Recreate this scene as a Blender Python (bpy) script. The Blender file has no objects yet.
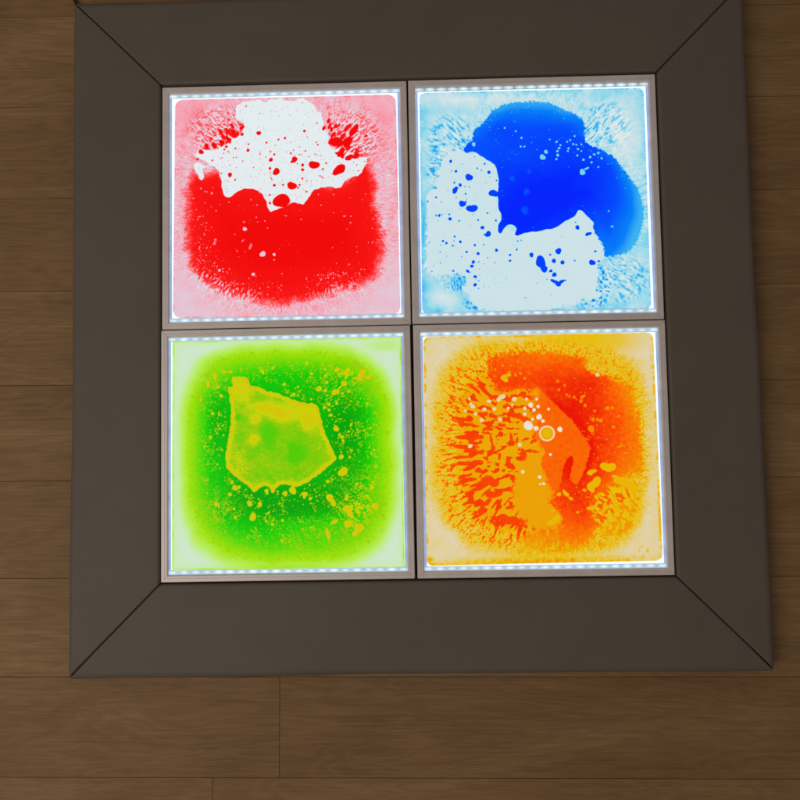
import bpy, bmesh, math, random
import numpy as np
from mathutils import Vector

C = bpy.context.scene.collection
S = bpy.context.scene
rng = np.random.default_rng(7)
random.seed(7)

# ------------------------------------------------------------------ helpers
def s2l(c):
    c = c / 255.0
    return c / 12.92 if c <= 0.04045 else ((c + 0.055) / 1.055) ** 2.4
def col(r, g, b): return (s2l(r), s2l(g), s2l(b), 1.0)

def new_mat(name):
    m = bpy.data.materials.new(name); m.use_nodes = True
    nt = m.node_tree
    return m, nt, nt.nodes['Principled BSDF']
def nd(nt, t, **kw):
    n = nt.nodes.new(t)
    for k, v in kw.items(): setattr(n, k, v)
    return n
def ramp(nt, fac, stops, interp='LINEAR'):
    r = nd(nt, 'ShaderNodeValToRGB'); r.color_ramp.interpolation = interp
    el = r.color_ramp.elements
    while len(el) < len(stops): el.new(0.5)
    for e, (p, c) in zip(el, stops): e.position = p; e.color = c
    if fac is not None: nt.links.new(fac, r.inputs[0])
    return r.outputs[0]
def math_n(nt, op, a, b=None, c=None):
    n = nd(nt, 'ShaderNodeMath', operation=op)
    for i, v in enumerate((a, b, c)):
        if v is None: continue
        if isinstance(v, (int, float)): n.inputs[i].default_value = v
        else: nt.links.new(v, n.inputs[i])
    return n.outputs[0]
def mix_rgb(nt, fac, a, b, blend='MIX'):
    n = nd(nt, 'ShaderNodeMix', data_type='RGBA', blend_type=blend)
    for i, v in ((0, fac), (6, a), (7, b)):
        if isinstance(v, (int, float)): n.inputs[i].default_value = v
        elif isinstance(v, tuple): n.inputs[i].default_value = v
        else: nt.links.new(v, n.inputs[i])
    return n.outputs[2]
def mapping(nt, src, scale, loc=(0, 0, 0)):
    n = nd(nt, 'ShaderNodeMapping'); n.inputs['Scale'].default_value = scale
    n.inputs['Location'].default_value = loc; nt.links.new(src, n.inputs[0]); return n.outputs[0]
def noise(nt, vec, scale, detail=4, rough=0.55, dist=0.0):
    n = nd(nt, 'ShaderNodeTexNoise'); n.inputs['Scale'].default_value = scale
    n.inputs['Detail'].default_value = detail; n.inputs['Roughness'].default_value = rough
    n.inputs['Distortion'].default_value = dist
    if vec is not None: nt.links.new(vec, n.inputs['Vector'])
    return n.outputs['Fac']
def bump(nt, h, strength, dist, bsdf):
    b = nd(nt, 'ShaderNodeBump'); b.inputs['Strength'].default_value = strength
    b.inputs['Distance'].default_value = dist
    nt.links.new(h, b.inputs['Height']); nt.links.new(b.outputs[0], bsdf.inputs['Normal'])

def link_mesh(name, me, mat, parent=None):
    o = bpy.data.objects.new(name, me); C.objects.link(o)
    if mat: me.materials.append(mat)
    if parent: o.parent = parent
    return o
def from_pydata(name, v, f, mat, parent=None, smooth=False):
    me = bpy.data.meshes.new(name); me.from_pydata(v, [], f); me.update()
    if smooth: me.polygons.foreach_set('use_smooth', [True] * len(me.polygons))
    return link_mesh(name, me, mat, parent)
def grid_mesh(name, P, mat, parent=None, smooth=True, attr=None, attr_name='dye'):
    """P: (n,m,3) array -> quad grid"""
    n, m = P.shape[:2]
    me = bpy.data.meshes.new(name)
    me.vertices.add(n * m); me.vertices.foreach_set('co', P.reshape(-1).astype(np.float32))
    i = np.arange(n - 1)[:, None] * m + np.arange(m - 1)[None, :]
    q = np.stack([i, i + 1, i + m + 1, i + m], -1).reshape(-1, 4).astype(np.int32)
    me.loops.add(q.size); me.loops.foreach_set('vertex_index', q.reshape(-1))
    me.polygons.add(len(q)); me.polygons.foreach_set('loop_start', np.arange(len(q), dtype=np.int32) * 4)
    me.polygons.foreach_set('loop_total', np.full(len(q), 4, dtype=np.int32))
    if smooth: me.polygons.foreach_set('use_smooth', np.ones(len(q), dtype=bool))
    me.update(calc_edges=True)
    if attr is not None:
        a = me.attributes.new(attr_name, 'FLOAT_COLOR', 'POINT')
        a.data.foreach_set('color', attr.reshape(-1).astype(np.float32))
    return link_mesh(name, me, mat, parent)

# ------------------------------------------------------------------ materials
def make_wood():
    m, nt, b = new_mat('oak_plank')
    at = nd(nt, 'ShaderNodeAttribute', attribute_name='plank')     # R tone, G offset, B hue
    sep = nd(nt, 'ShaderNodeSeparateColor'); nt.links.new(at.outputs['Color'], sep.inputs[0])
    tc = nd(nt, 'ShaderNodeTexCoord')
    off = nd(nt, 'ShaderNodeCombineXYZ')
    nt.links.new(math_n(nt, 'MULTIPLY', sep.outputs[1], 37.0), off.inputs[0])
    nt.links.new(math_n(nt, 'MULTIPLY', sep.outputs[1], 11.0), off.inputs[1])
    va = nd(nt, 'ShaderNodeVectorMath', operation='ADD')
    nt.links.new(tc.outputs['Object'], va.inputs[0]); nt.links.new(off.outputs[0], va.inputs[1])
    V = va.outputs[0]
    # cathedral figure: stretched distorted rings
    warp = noise(nt, mapping(nt, V, (1.3, 7.0, 1)), 1.6, 3, 0.55, 0.4)
    rings = math_n(nt, 'FRACT', math_n(nt, 'MULTIPLY', warp, 13.0))
    ringsoft = math_n(nt, 'PINGPONG', math_n(nt, 'MULTIPLY', warp, 26.0), 1.0)
    fib = noise(nt, mapping(nt, V, (4.5, 210.0, 1)), 1.0, 6, 0.78, 0.25)
    fib2 = noise(nt, mapping(nt, V, (22.0, 620.0, 1)), 1.0, 3, 0.7)
    broad = noise(nt, mapping(nt, V, (2.2, 9.0, 1)), 1.0, 4, 0.6, 0.6)
    mott = noise(nt, mapping(nt, V, (9.0, 14.0, 1)), 1.0, 4, 0.6)
    f = math_n(nt, 'ADD', math_n(nt, 'MULTIPLY', broad, 0.55), math_n(nt, 'MULTIPLY', fib, 0.62))
    f = math_n(nt, 'ADD', f, math_n(nt, 'MULTIPLY', ringsoft, 0.10))
    f = math_n(nt, 'ADD', f, math_n(nt, 'MULTIPLY', fib2, 0.34))
    f = math_n(nt, 'ADD', f, math_n(nt, 'MULTIPLY', sep.outputs[0], 0.26))
    f = math_n(nt, 'SUBTRACT', f, 0.40)
    c = ramp(nt, f, [(0.15, (0.118, 0.062, 0.028, 1)), (0.40, (0.216, 0.116, 0.048, 1)),
                     (0.58, (0.288, 0.163, 0.068, 1)), (0.85, (0.420, 0.262, 0.122, 1))])
    # knots and darker heart streaks
    kn = nd(nt, 'ShaderNodeTexVoronoi'); kn.inputs['Scale'].default_value = 1.0
    nt.links.new(mapping(nt, V, (2.1, 6.5, 1)), kn.inputs['Vector'])
    kd = math_n(nt, 'ADD', kn.outputs['Distance'], math_n(nt, 'MULTIPLY', math_n(nt, 'SUBTRACT', mott, 0.5), 0.16))
    kf = ramp(nt, kd, [(0.03, (0.55, 0.55, 0.55, 1)), (0.11, (0.0, 0.0, 0.0, 1))])
    c = mix_rgb(nt, math_n(nt, 'MULTIPLY', kf, 0.55), c, (0.13, 0.065, 0.028, 1))
    red = mix_rgb(nt, math_n(nt, 'MULTIPLY', mott, math_n(nt, 'MULTIPLY', sep.outputs[2], 0.5)), c, (0.27, 0.125, 0.055, 1))
    nt.links.new(red, b.inputs['Base Color'])
    b.inputs['Roughness'].default_value = 0.62
    b.inputs['Specular IOR Level'].default_value = 0.25
    h = math_n(nt, 'ADD', math_n(nt, 'MULTIPLY', fib, 0.7), math_n(nt, 'MULTIPLY', fib2, 0.5))
    bump(nt, h, 0.35, 0.0008, b)
    return m
def make_vinyl():
    m, nt, b = new_mat('taupe_vinyl')
    tc = nd(nt, 'ShaderNodeTexCoord')
    n1 = noise(nt, tc.outputs['Object'], 7.0, 4, 0.6)
    n2 = noise(nt, tc.outputs['Object'], 420.0, 2, 0.5)
    c = ramp(nt, n1, [(0.3, (0.138, 0.107, 0.083, 1)), (0.7, (0.152, 0.118, 0.092, 1))])
    c2 = mix_rgb(nt, math_n(nt, 'MULTIPLY', n2, 0.25), c, (0.105, 0.085, 0.066, 1))
    nt.links.new(c2, b.inputs['Base Color'])
    b.inputs['Roughness'].default_value = 0.58
    b.inputs['Specular IOR Level'].default_value = 0.3
    v = nd(nt, 'ShaderNodeTexVoronoi'); v.inputs['Scale'].default_value = 520.0
    nt.links.new(tc.outputs['Object'], v.inputs['Vector'])
    h = math_n(nt, 'ADD', math_n(nt, 'MULTIPLY', v.outputs['Distance'], 0.5),
               math_n(nt, 'MULTIPLY', noise(nt, tc.outputs['Object'], 16.0, 3, 0.5), 2.2))
    bump(nt, h, 0.30, 0.0012, b)
    return m
def make_alu():
    m, nt, b = new_mat('brushed_aluminium')
    tc = nd(nt, 'ShaderNodeTexCoord')
    n1 = noise(nt, tc.outputs['Object'], 30.0, 4, 0.6)
    n2 = noise(nt, tc.outputs['Object'], 600.0, 2, 0.5)
    c = ramp(nt, n1, [(0.3, (0.74, 0.63, 0.59, 1)), (0.7, (0.82, 0.72, 0.68, 1))])
    nt.links.new(c, b.inputs['Base Color'])
    b.inputs['Metallic'].default_value = 0.2
    nt.links.new(math_n(nt, 'MULTIPLY_ADD', n1, 0.2, 0.3), b.inputs['Roughness'])
    bump(nt, n2, 0.12, 0.0004, b)
    return m
def make_plain(name, c, rough=0.5):
    m, nt, b = new_mat(name)
    tc = nd(nt, 'ShaderNodeTexCoord')
    n1 = noise(nt, tc.outputs['Object'], 40.0, 3, 0.6)
    nt.links.new(ramp(nt, n1, [(0.3, tuple(x * 0.85 for x in c[:3]) + (1,)), (0.7, c)]), b.inputs['Base Color'])
    b.inputs['Roughness'].default_value = rough
    return m
def make_glow(name, c1, c2, strength=1.0, scale=60.0):
    m, nt, b = new_mat(name)
    tc = nd(nt, 'ShaderNodeTexCoord')
    n1 = noise(nt, tc.outputs['Object'], scale, 3, 0.6)
    cc = ramp(nt, n1, [(0.3, c1), (0.7, c2)])
    b.inputs['Base Color'].default_value = (0.05, 0.05, 0.05, 1)
    nt.links.new(cc, b.inputs['Emission Color']); b.inputs['Emission Strength'].default_value = strength
    b.inputs['Roughness'].default_value = 0.4
    return m
def make_dye(name, stops, stops2, margin=(236, 250, 250)):
    """R = amount of dye, G = amount of the second dye, B = undyed lit rim"""
    m, nt, b = new_mat(name)
    at = nd(nt, 'ShaderNodeAttribute', attribute_name='dye')
    sep = nd(nt, 'ShaderNodeSeparateColor'); nt.links.new(at.outputs['Color'], sep.inputs[0])
    a = ramp(nt, sep.outputs[0], [(p, col(*c)) for p, c in stops])
    d2 = ramp(nt, sep.outputs[1], [(p, col(*c)) for p, c in stops2])
    fac = nd(nt, 'ShaderNodeMath', operation='MULTIPLY', use_clamp=True)
    nt.links.new(sep.outputs[1], fac.inputs[0]); fac.inputs[1].default_value = 2.2
    c = mix_rgb(nt, fac.outputs[0], a, d2)
    c = mix_rgb(nt, sep.outputs[2], c, col(*margin))
    nt.links.new(c, b.inputs['Emission Color']); nt.links.new(math_n(nt, 'MULTIPLY_ADD', sep.outputs[2], 0.22, 0.98), b.inputs['Emission Strength'])
    b.inputs['Base Color'].default_value = (0.004, 0.004, 0.004, 1)
    b.inputs['Roughness'].default_value = 0.35
    b.inputs['Specular IOR Level'].default_value = 0.05
    return m

WOOD, VINYL, ALU = make_wood(), make_vinyl(), make_alu()
DARK = make_plain('black_plastic', (0.012, 0.011, 0.010, 1), 0.5)
SUB = make_plain('dark_underlay', (0.075, 0.042, 0.022, 1), 0.9)
STRIP = make_glow('lit_channel', col(160, 184, 204), col(182, 204, 220), 1.0, 80)
STRIP_G = make_glow('lit_channel_greenish', col(120, 138, 136), col(150, 168, 164), 1.0, 80)
SIDE = make_glow('side_channel_painted_glow', col(138, 158, 208), col(160, 184, 226), 1.0, 30)  # plain reflective side strip; its reflected LED light is painted in as emission

def make_led():
    m, nt, b = new_mat('led_bead')
    tc = nd(nt, 'ShaderNodeTexCoord')
    g = nd(nt, 'ShaderNodeTexGradient', gradient_type='SPHERICAL')
    nt.links.new(mapping(nt, tc.outputs['Object'], (1 / 0.0113, 1 / 0.0041, 0)), g.inputs[0])
    c = ramp(nt, g.outputs['Fac'], [(0.0, col(166, 190, 210)), (0.7, col(208, 228, 240)), (1.0, col(246, 255, 255))], 'EASE')
    b.inputs['Base Color'].default_value = (0.05, 0.05, 0.05, 1)
    nt.links.new(c, b.inputs['Emission Color']); oi = nd(nt, 'ShaderNodeObjectInfo')
    nt.links.new(math_n(nt, 'MULTIPLY_ADD', oi.outputs['Random'], .22, .94), b.inputs['Emission Strength'])
    return m
LED = make_led()

# ------------------------------------------------------------------ floor
FLOOR_ROT = -0.0118
def make_floor():
    pitch, gap = 0.1975, 0.0007
    verts, faces, cols = [], [], []
    known = {  # row start index from the seam at y=-0.699 : fixed joints seen in the photo
        0: [-0.271], 1: [-0.405], }
    y0 = -0.7055
    tones = {0: (.42, .35), 1: (.60, .55), -1: (.62, .1), -2: (.48, .15), -3: (.50, .15), -4: (.50, .2), -5: (.38, .35), -6: (.44, .35), -7: (.66, .2), -8: (.10, .7)}
    for k in range(-11, 12):
        top = y0 - k * pitch; bot = top - pitch
        if k in known: j = known[k][0]
        else: j = random.uniform(-0.5, 0.5)
        xs = [j - 1.62 * n for n in (3, 2, 1)] + [j] + [j + 1.62 * n for n in (1, 2, 3)]
        for i in range(len(xs) - 1):
            xa, xb = xs[i] + gap / 2, xs[i + 1] - gap / 2
            t, r = tones.get(k, (random.random(), random.random()))
            if xb > 0.4 and i >= 3: t, r = t * 0.75 + random.uniform(-.08, .08), min(1, r + 0.25)
            if k in (0,) and xb < 0: t, r = .36, .45
            c = (t, random.random(), r, 1)
            ya, yb = bot + gap / 2, top - gap / 2
            e = 0.0005
            o = len(verts)
            verts += [(xa, ya, -e), (xb, ya, -e), (xb, yb, -e), (xa, yb, -e),
                      (xa + e, ya + e, 0), (xb - e, ya + e, 0), (xb - e, yb - e, 0), (xa + e, yb - e, 0),
                      (xa, ya, -.004), (xb, ya, -.004), (xb, yb, -.004), (xa, yb, -.004)]
            faces += [(o + 4, o + 5, o + 6, o + 7)]
            for a, bb in ((0, 1), (1, 2), (2, 3), (3, 0)):
                faces += [(o + a, o + bb, o + 4 + bb, o + 4 + a), (o + 8 + a, o + 8 + bb, o + bb, o + a)]
            cols += [c] * 12
    fl = from_pydata('floor', verts, faces, WOOD)
    at = fl.data.attributes.new('plank', 'FLOAT_COLOR', 'POINT')
    at.data.foreach_set('color', np.array(cols, dtype=np.float32).reshape(-1))
    fl.rotation_euler[2] = FLOOR_ROT
    fl['kind'] = 'structure'
    s = 12
    sb = from_pydata('ground', [(-s, -s, -.0045), (s, -s, -.0045), (s, s, -.0045), (-s, s, -.0045)], [(0, 1, 2, 3)], SUB)
    sb['kind'] = 'structure'
make_floor()

# ------------------------------------------------------------------ padded border
A_IN, A_OUT, H = 0.5075, 0.6910, 0.050
def cushion(angle, label, seed):
    """one mitred foam length; built on the +Y side then turned"""
    r = np.random.default_rng(seed)
    def spaced(n, lo, hi, edge):
        t = np.linspace(0, 1, n); 
        t = 0.5 - 0.5 * np.cos(np.pi * t); t = t * 0.72 + np.linspace(0, 1, n) * 0.28
        return lo + (hi - lo) * t
    nu, ns = 60, 150
    u = spaced(nu, A_IN, A_OUT, .01)
    w = spaced(ns, -1, 1, .01)
    U, W = np.meshgrid(u, w, indexing='ij')
    gapm = 0.0008
    L = U - gapm * 1.414
    X = W * L
    d_out, d_in, d_m = A_OUT - U, U - A_IN, (L - np.abs(X)) * 0.7071
    def drop(d, R, depth):
        t = np.clip(1 - d / R, 0, 1)
        return depth * (1 - np.sqrt(np.clip(1 - t * t, 0, 1)))
    Z = H - drop(d_out, 0.016, 0.016) - drop(d_in, 0.006, 0.006) - drop(d_m, 0.0022, 0.0022)
    Z += 0.0012 * np.clip(np.minimum(d_out, d_in) / 0.05, 0, 1)
    ph = r.uniform(0, 6, 4)
    Z += 0.00035 * (np.sin(X * 9 + ph[0]) + np.sin(X * 23 + U * 17 + ph[1])) * np.clip(d_out / 0.03, 0, 1)
    # the sewn outer wall is never dead straight
    Y = U + 0.0012 * (np.sin(X * 5.3 + ph[2]) + 0.5 * np.sin(X * 13 + ph[3])) * np.clip(1 - d_out / 0.05, 0, 1)
    P = np.stack([X, Y, Z], -1)
    n, m = U.shape
    ring = [(i, 0) for i in range(n)] + [(n - 1, j) for j in range(1, m)] + [(i, m - 1) for i in range(n - 2, -1, -1)] + [(0, j) for j in range(m - 2, 0, -1)]
    V = P.reshape(-1, 3).tolist()
    F = [(i * m + j, (i) * m + j + 1, (i + 1) * m + j + 1, (i + 1) * m + j) for i in range(n - 1) for j in range(m - 1)]
    F = [f[::-1] for f in F]
    base = len(V)
    for (i, j) in ring:
        p = P[i, j]; V.append((p[0], p[1], 0.0005))
    K = len(ring)
    for a in range(K):
        b2 = (a + 1) % K
        ia, ib = ring[a][0] * m + ring[a][1], ring[b2][0] * m + ring[b2][1]
        F.append((ia, ib, base + b2, base + a))
    F.append(tuple(base + a for a in range(K)))
    ca, sa = math.cos(angle), math.sin(angle)
    V = [(x * ca - y * sa, x * sa + y * ca, z) for x, y, z in V]
    cx, cy = -sa * A_OUT * .87, ca * A_OUT * .87
    V = [(x - cx, y - cy, z) for x, y, z in V]
    o = from_pydata('border_cushion', V, F, VINYL, smooth=True)
    bm = bmesh.new(); bm.from_mesh(o.data); bmesh.ops.recalc_face_normals(bm, faces=bm.faces)
    for e in bm.edges:
        if len(e.link_faces) == 2 and e.calc_face_angle(0) > 0.9: e.smooth = False
    bm.to_mesh(o.data); bm.free()
    o.location = (cx, cy, 0)
    o['label'] = label; o['category'] = 'foam border'; o['group'] = 'padded border lengths around the light tiles'
cushion(0, 'taupe padded border length above the red and blue tiles', 1)
cushion(math.pi / 2, 'taupe padded border length left of the red and green tiles', 2)
cushion(math.pi, 'taupe padded border length below the green and orange tiles', 3)
cushion(-math.pi / 2, 'taupe padded border length right of the blue and orange tiles', 4)

# power lead leaving at the far left corner seam
def tube(name, pts, r, mat, seg=12):
    V, F = [], []
    for k, p in enumerate(pts):
        a = Vector(pts[max(k - 1, 0)]); b = Vector(pts[min(k + 1, len(pts) - 1)])
        t = (b - a).normalized(); s = t.cross(Vector((0, 0, 1))).normalized(); n = s.cross(t)
        for q in range(seg):
            an = 2 * math.pi * q / seg
            V.append(tuple(Vector(p) + s * math.cos(an) * r + n * math.sin(an) * r))
    for k in range(len(pts) - 1):
        for q in range(seg):
            q2 = (q + 1) % seg
            F.append((k * seg + q, k * seg + q2, (k + 1) * seg + q2, (k + 1) * seg + q))
    F.append(tuple(range(seg))[::-1]); F.append(tuple((len(pts) - 1) * seg + q for q in range(seg)))
    return from_pydata(name, V, F, mat, smooth=True)
pts = []
for k in range(14):
    t = k / 13
    pts.append((-0.690 - 0.075 * t - 0.05 * t * t, 0.690 + 0.100 * t + 0.25 * t * t, 0.0032 + 0.012 * max(0, 1 - t * 4)))
cb = tube('power_cable', pts, 0.0031, DARK)
cb['label'] = 'short black cable on the floor leaving the top left border corner'; cb['category'] = 'cable'

# ------------------------------------------------------------------ dye painting toolbox
PERM = rng.permutation(256)
GR = rng.uniform(0, 2 * np.pi, 256); GX, GY = np.cos(GR), np.sin(GR)
def perlin(x, y, px=256, seed=0):
    xi = np.floor(x).astype(np.int64); yi = np.floor(y).astype(np.int64)
    xf, yf = x - xi, y - yi
    def g(ix, iy, fx, fy):
        h = PERM[(PERM[(np.mod(ix, px) + seed * 57) & 255] + iy + seed * 131) & 255]
        return GX[h] * fx + GY[h] * fy
    u = xf * xf * xf * (xf * (xf * 6 - 15) + 10); v = yf * yf * yf * (yf * (yf * 6 - 15) + 10)
    a = g(xi, yi, xf, yf); b = g(xi + 1, yi, xf - 1, yf)
    c = g(xi, yi + 1, xf, yf - 1); d = g(xi + 1, yi + 1, xf - 1, yf - 1)
    return ((a + (b - a) * u) * (1 - v) + (c + (d - c) * u) * v) * 1.6
def ss(a, b, x):
    t = np.clip((x - a) / (b - a), 0, 1); return t * t * (3 - 2 * t)
def lerp(a, b, t): return a + (b - a) * t

SIDE_IN, END_IN = 0.0048 / 0.47, 0.0086 / 0.47
class Paint:
    N = 560
    def __init__(s, corners, seed, inset):
        s.seed = seed; s.r = np.random.default_rng(seed)
        s.u, s.v = np.meshgrid(np.linspace(SIDE_IN, 1 - SIDE_IN, s.N), np.linspace(END_IN, 1 - END_IN, s.N))            # v = 0 at the far (photo top) edge
        c = np.array(corners, float)
        u, v = s.u[..., None], s.v[..., None]
        P = (c[0] * (1 - u) + c[1] * u) * (1 - v) + (c[3] * (1 - u) + c[2] * u) * v
        s.X, s.Y = P[..., 0], P[..., 1]
        s.A = np.array([s.X[0, 0], s.Y[0, 0]])
        s.ax = (s.X[s.N // 2, -1] - s.X[s.N // 2, 0]) / (s.N - 1)
        s.D = np.zeros_like(s.X)
    def fbm(s, f, seed=0, o=3, sx=1, sy=1):
        r = 0; a = 1; t = 0
        for k in range(o):
            r = r + a * perlin(s.X * f * sx * 2 ** k, s.Y * f * sy * 2 ** k, 256, s.seed + seed + k); t += a; a *= .5
        return r / t
    def polar(s, c):
        dx, dy = s.X - c[0], s.Y - c[1]
        return np.arctan2(dy, dx), np.hypot(dx, dy)
    def streak(s, c, K, L, seed=0, warp=0.0, o=2):
        th, r = s.polar(c)
        th = th + warp * perlin(s.X / 60, s.Y / 60, 256, s.seed + 9 + seed)
        K = int(K); v = 0; t = 0
        for k in range(o):
            v = v + perlin((th / (2 * np.pi) + .5) * K * 2 ** k, r / L * 1.6 ** k, K * 2 ** k, s.seed + seed + k) * .6 ** k; t += .6 ** k
        return v / t
    def sd(s, pts, smooth=True, wob=0, wf=1 / 14):
        """signed distance, positive inside"""
        p = np.array(pts, float)
        if smooth:
            q = []
            n = len(p)
            for i in range(n):
                p0, p1, p2, p3 = p[i - 1], p[i], p[(i + 1) % n], p[(i + 2) % n]
                for t in (0, .25, .5, .75):
                    q.append(.5 * ((2 * p1) + (-p0 + p2) * t + (2 * p0 - 5 * p1 + 4 * p2 - p3) * t * t + (-p0 + 3 * p1 - 3 * p2 + p3) * t ** 3))
            p = np.array(q)
        X = s.X.astype(np.float32); Y = s.Y.astype(np.float32)
        if wob:
            X = X + (wob * perlin(s.X * wf, s.Y * wf, 256, s.seed + 21)).astype(np.float32)
            Y = Y + (wob * perlin(s.X * wf, s.Y * wf, 256, s.seed + 33)).astype(np.float32)
        d = np.full(X.shape, 1e9, np.float32); ins = np.zeros(X.shape, bool)
        n = len(p)
        for i in range(n):
            a, b = p[i], p[(i + 1) % n]; e = b - a; L2 = float(e @ e) + 1e-9
            wx, wy = X - np.float32(a[0]), Y - np.float32(a[1])
            t = np.clip((wx * np.float32(e[0]) + wy * np.float32(e[1])) / np.float32(L2), 0, 1)
            d = np.minimum(d, (wx - t * np.float32(e[0])) ** 2 + (wy - t * np.float32(e[1])) ** 2)
            if e[1] != 0:
                cr = ((Y < a[1]) != (Y < b[1])) & (wx < (wy) * np.float32(e[0] / e[1]))
                ins ^= cr
        return np.where(ins, 1, -1) * np.sqrt(d)
    def spots(s, lst, soft=1.3, wob=.18):
        """mask of ellipses (x,y,rx[,ry,deg])"""
        M = np.zeros_like(s.X)
        for e in lst:
            x, y, rx = e[:3]; ry = e[3] if len(e) > 3 else rx; dg = e[4] if len(e) > 4 else 0
            R = max(rx, ry) * 1.4 + 5
            j = (x - s.A[0]) / s.ax; i = (y - s.A[1]) / s.ax; w = R / s.ax + 14
            i0, i1 = max(int(i - w), 0), min(int(i + w), s.N); j0, j1 = max(int(j - w), 0), min(int(j + w), s.N)
            if i0 >= i1 or j0 >= j1: continue
            dx, dy = s.X[i0:i1, j0:j1] - x, s.Y[i0:i1, j0:j1] - y
            a = math.radians(dg); cx, cy = dx * math.cos(a) + dy * math.sin(a), -dx * math.sin(a) + dy * math.cos(a)
            an = np.arctan2(cy, cx); ph = (x * 7.1 + y * 3.3) % 6.28
            q = np.hypot(cx / rx, cy / ry) - wob * (.6 * np.sin(2 * an + ph) + .4 * np.sin(3 * an + 2 * ph)) * min(1, rx / 7)
            m = ss(.5, -.5, (q - 1) * min(rx, ry) / soft)
            M[i0:i1, j0:j1] = np.maximum(M[i0:i1, j0:j1], m)
        return M
    def scatter(s, n, region, rmin, rmax, power=3, elong=0, c=(400, 400)):
        """random small drops where region(x,y) accepts; small ones far commoner"""
        out = []
        H_, W_ = s.X.shape
        tries = 0
        while len(out) < n and tries < n * 60:
            tries += 1
            i, j = s.r.integers(0, H_), s.r.integers(0, W_)
            if s.r.random() > region[i, j]: continue
            x, y = s.X[i, j] , s.Y[i, j]
            rr = rmin + (rmax - rmin) * s.r.random() ** power
            if elong:
                dg = math.degrees(math.atan2(y - c[1], x - c[0])) + s.r.normal() * 10
                k = 1 + elong * s.r.random()
                out.append((x, y, rr * k, rr, dg))
            else: out.append((x, y, rr))
        return out
    def rrect(s, q, r):
        p = np.array(q, float)
        # inset polygon by r, then distance
        c = p.mean(0); ins = []
        for k in range(4):
            v = np.sign(c - p[k]); ins.append(p[k] + v * r)
        return s.sd(ins, smooth=False) + r

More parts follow.
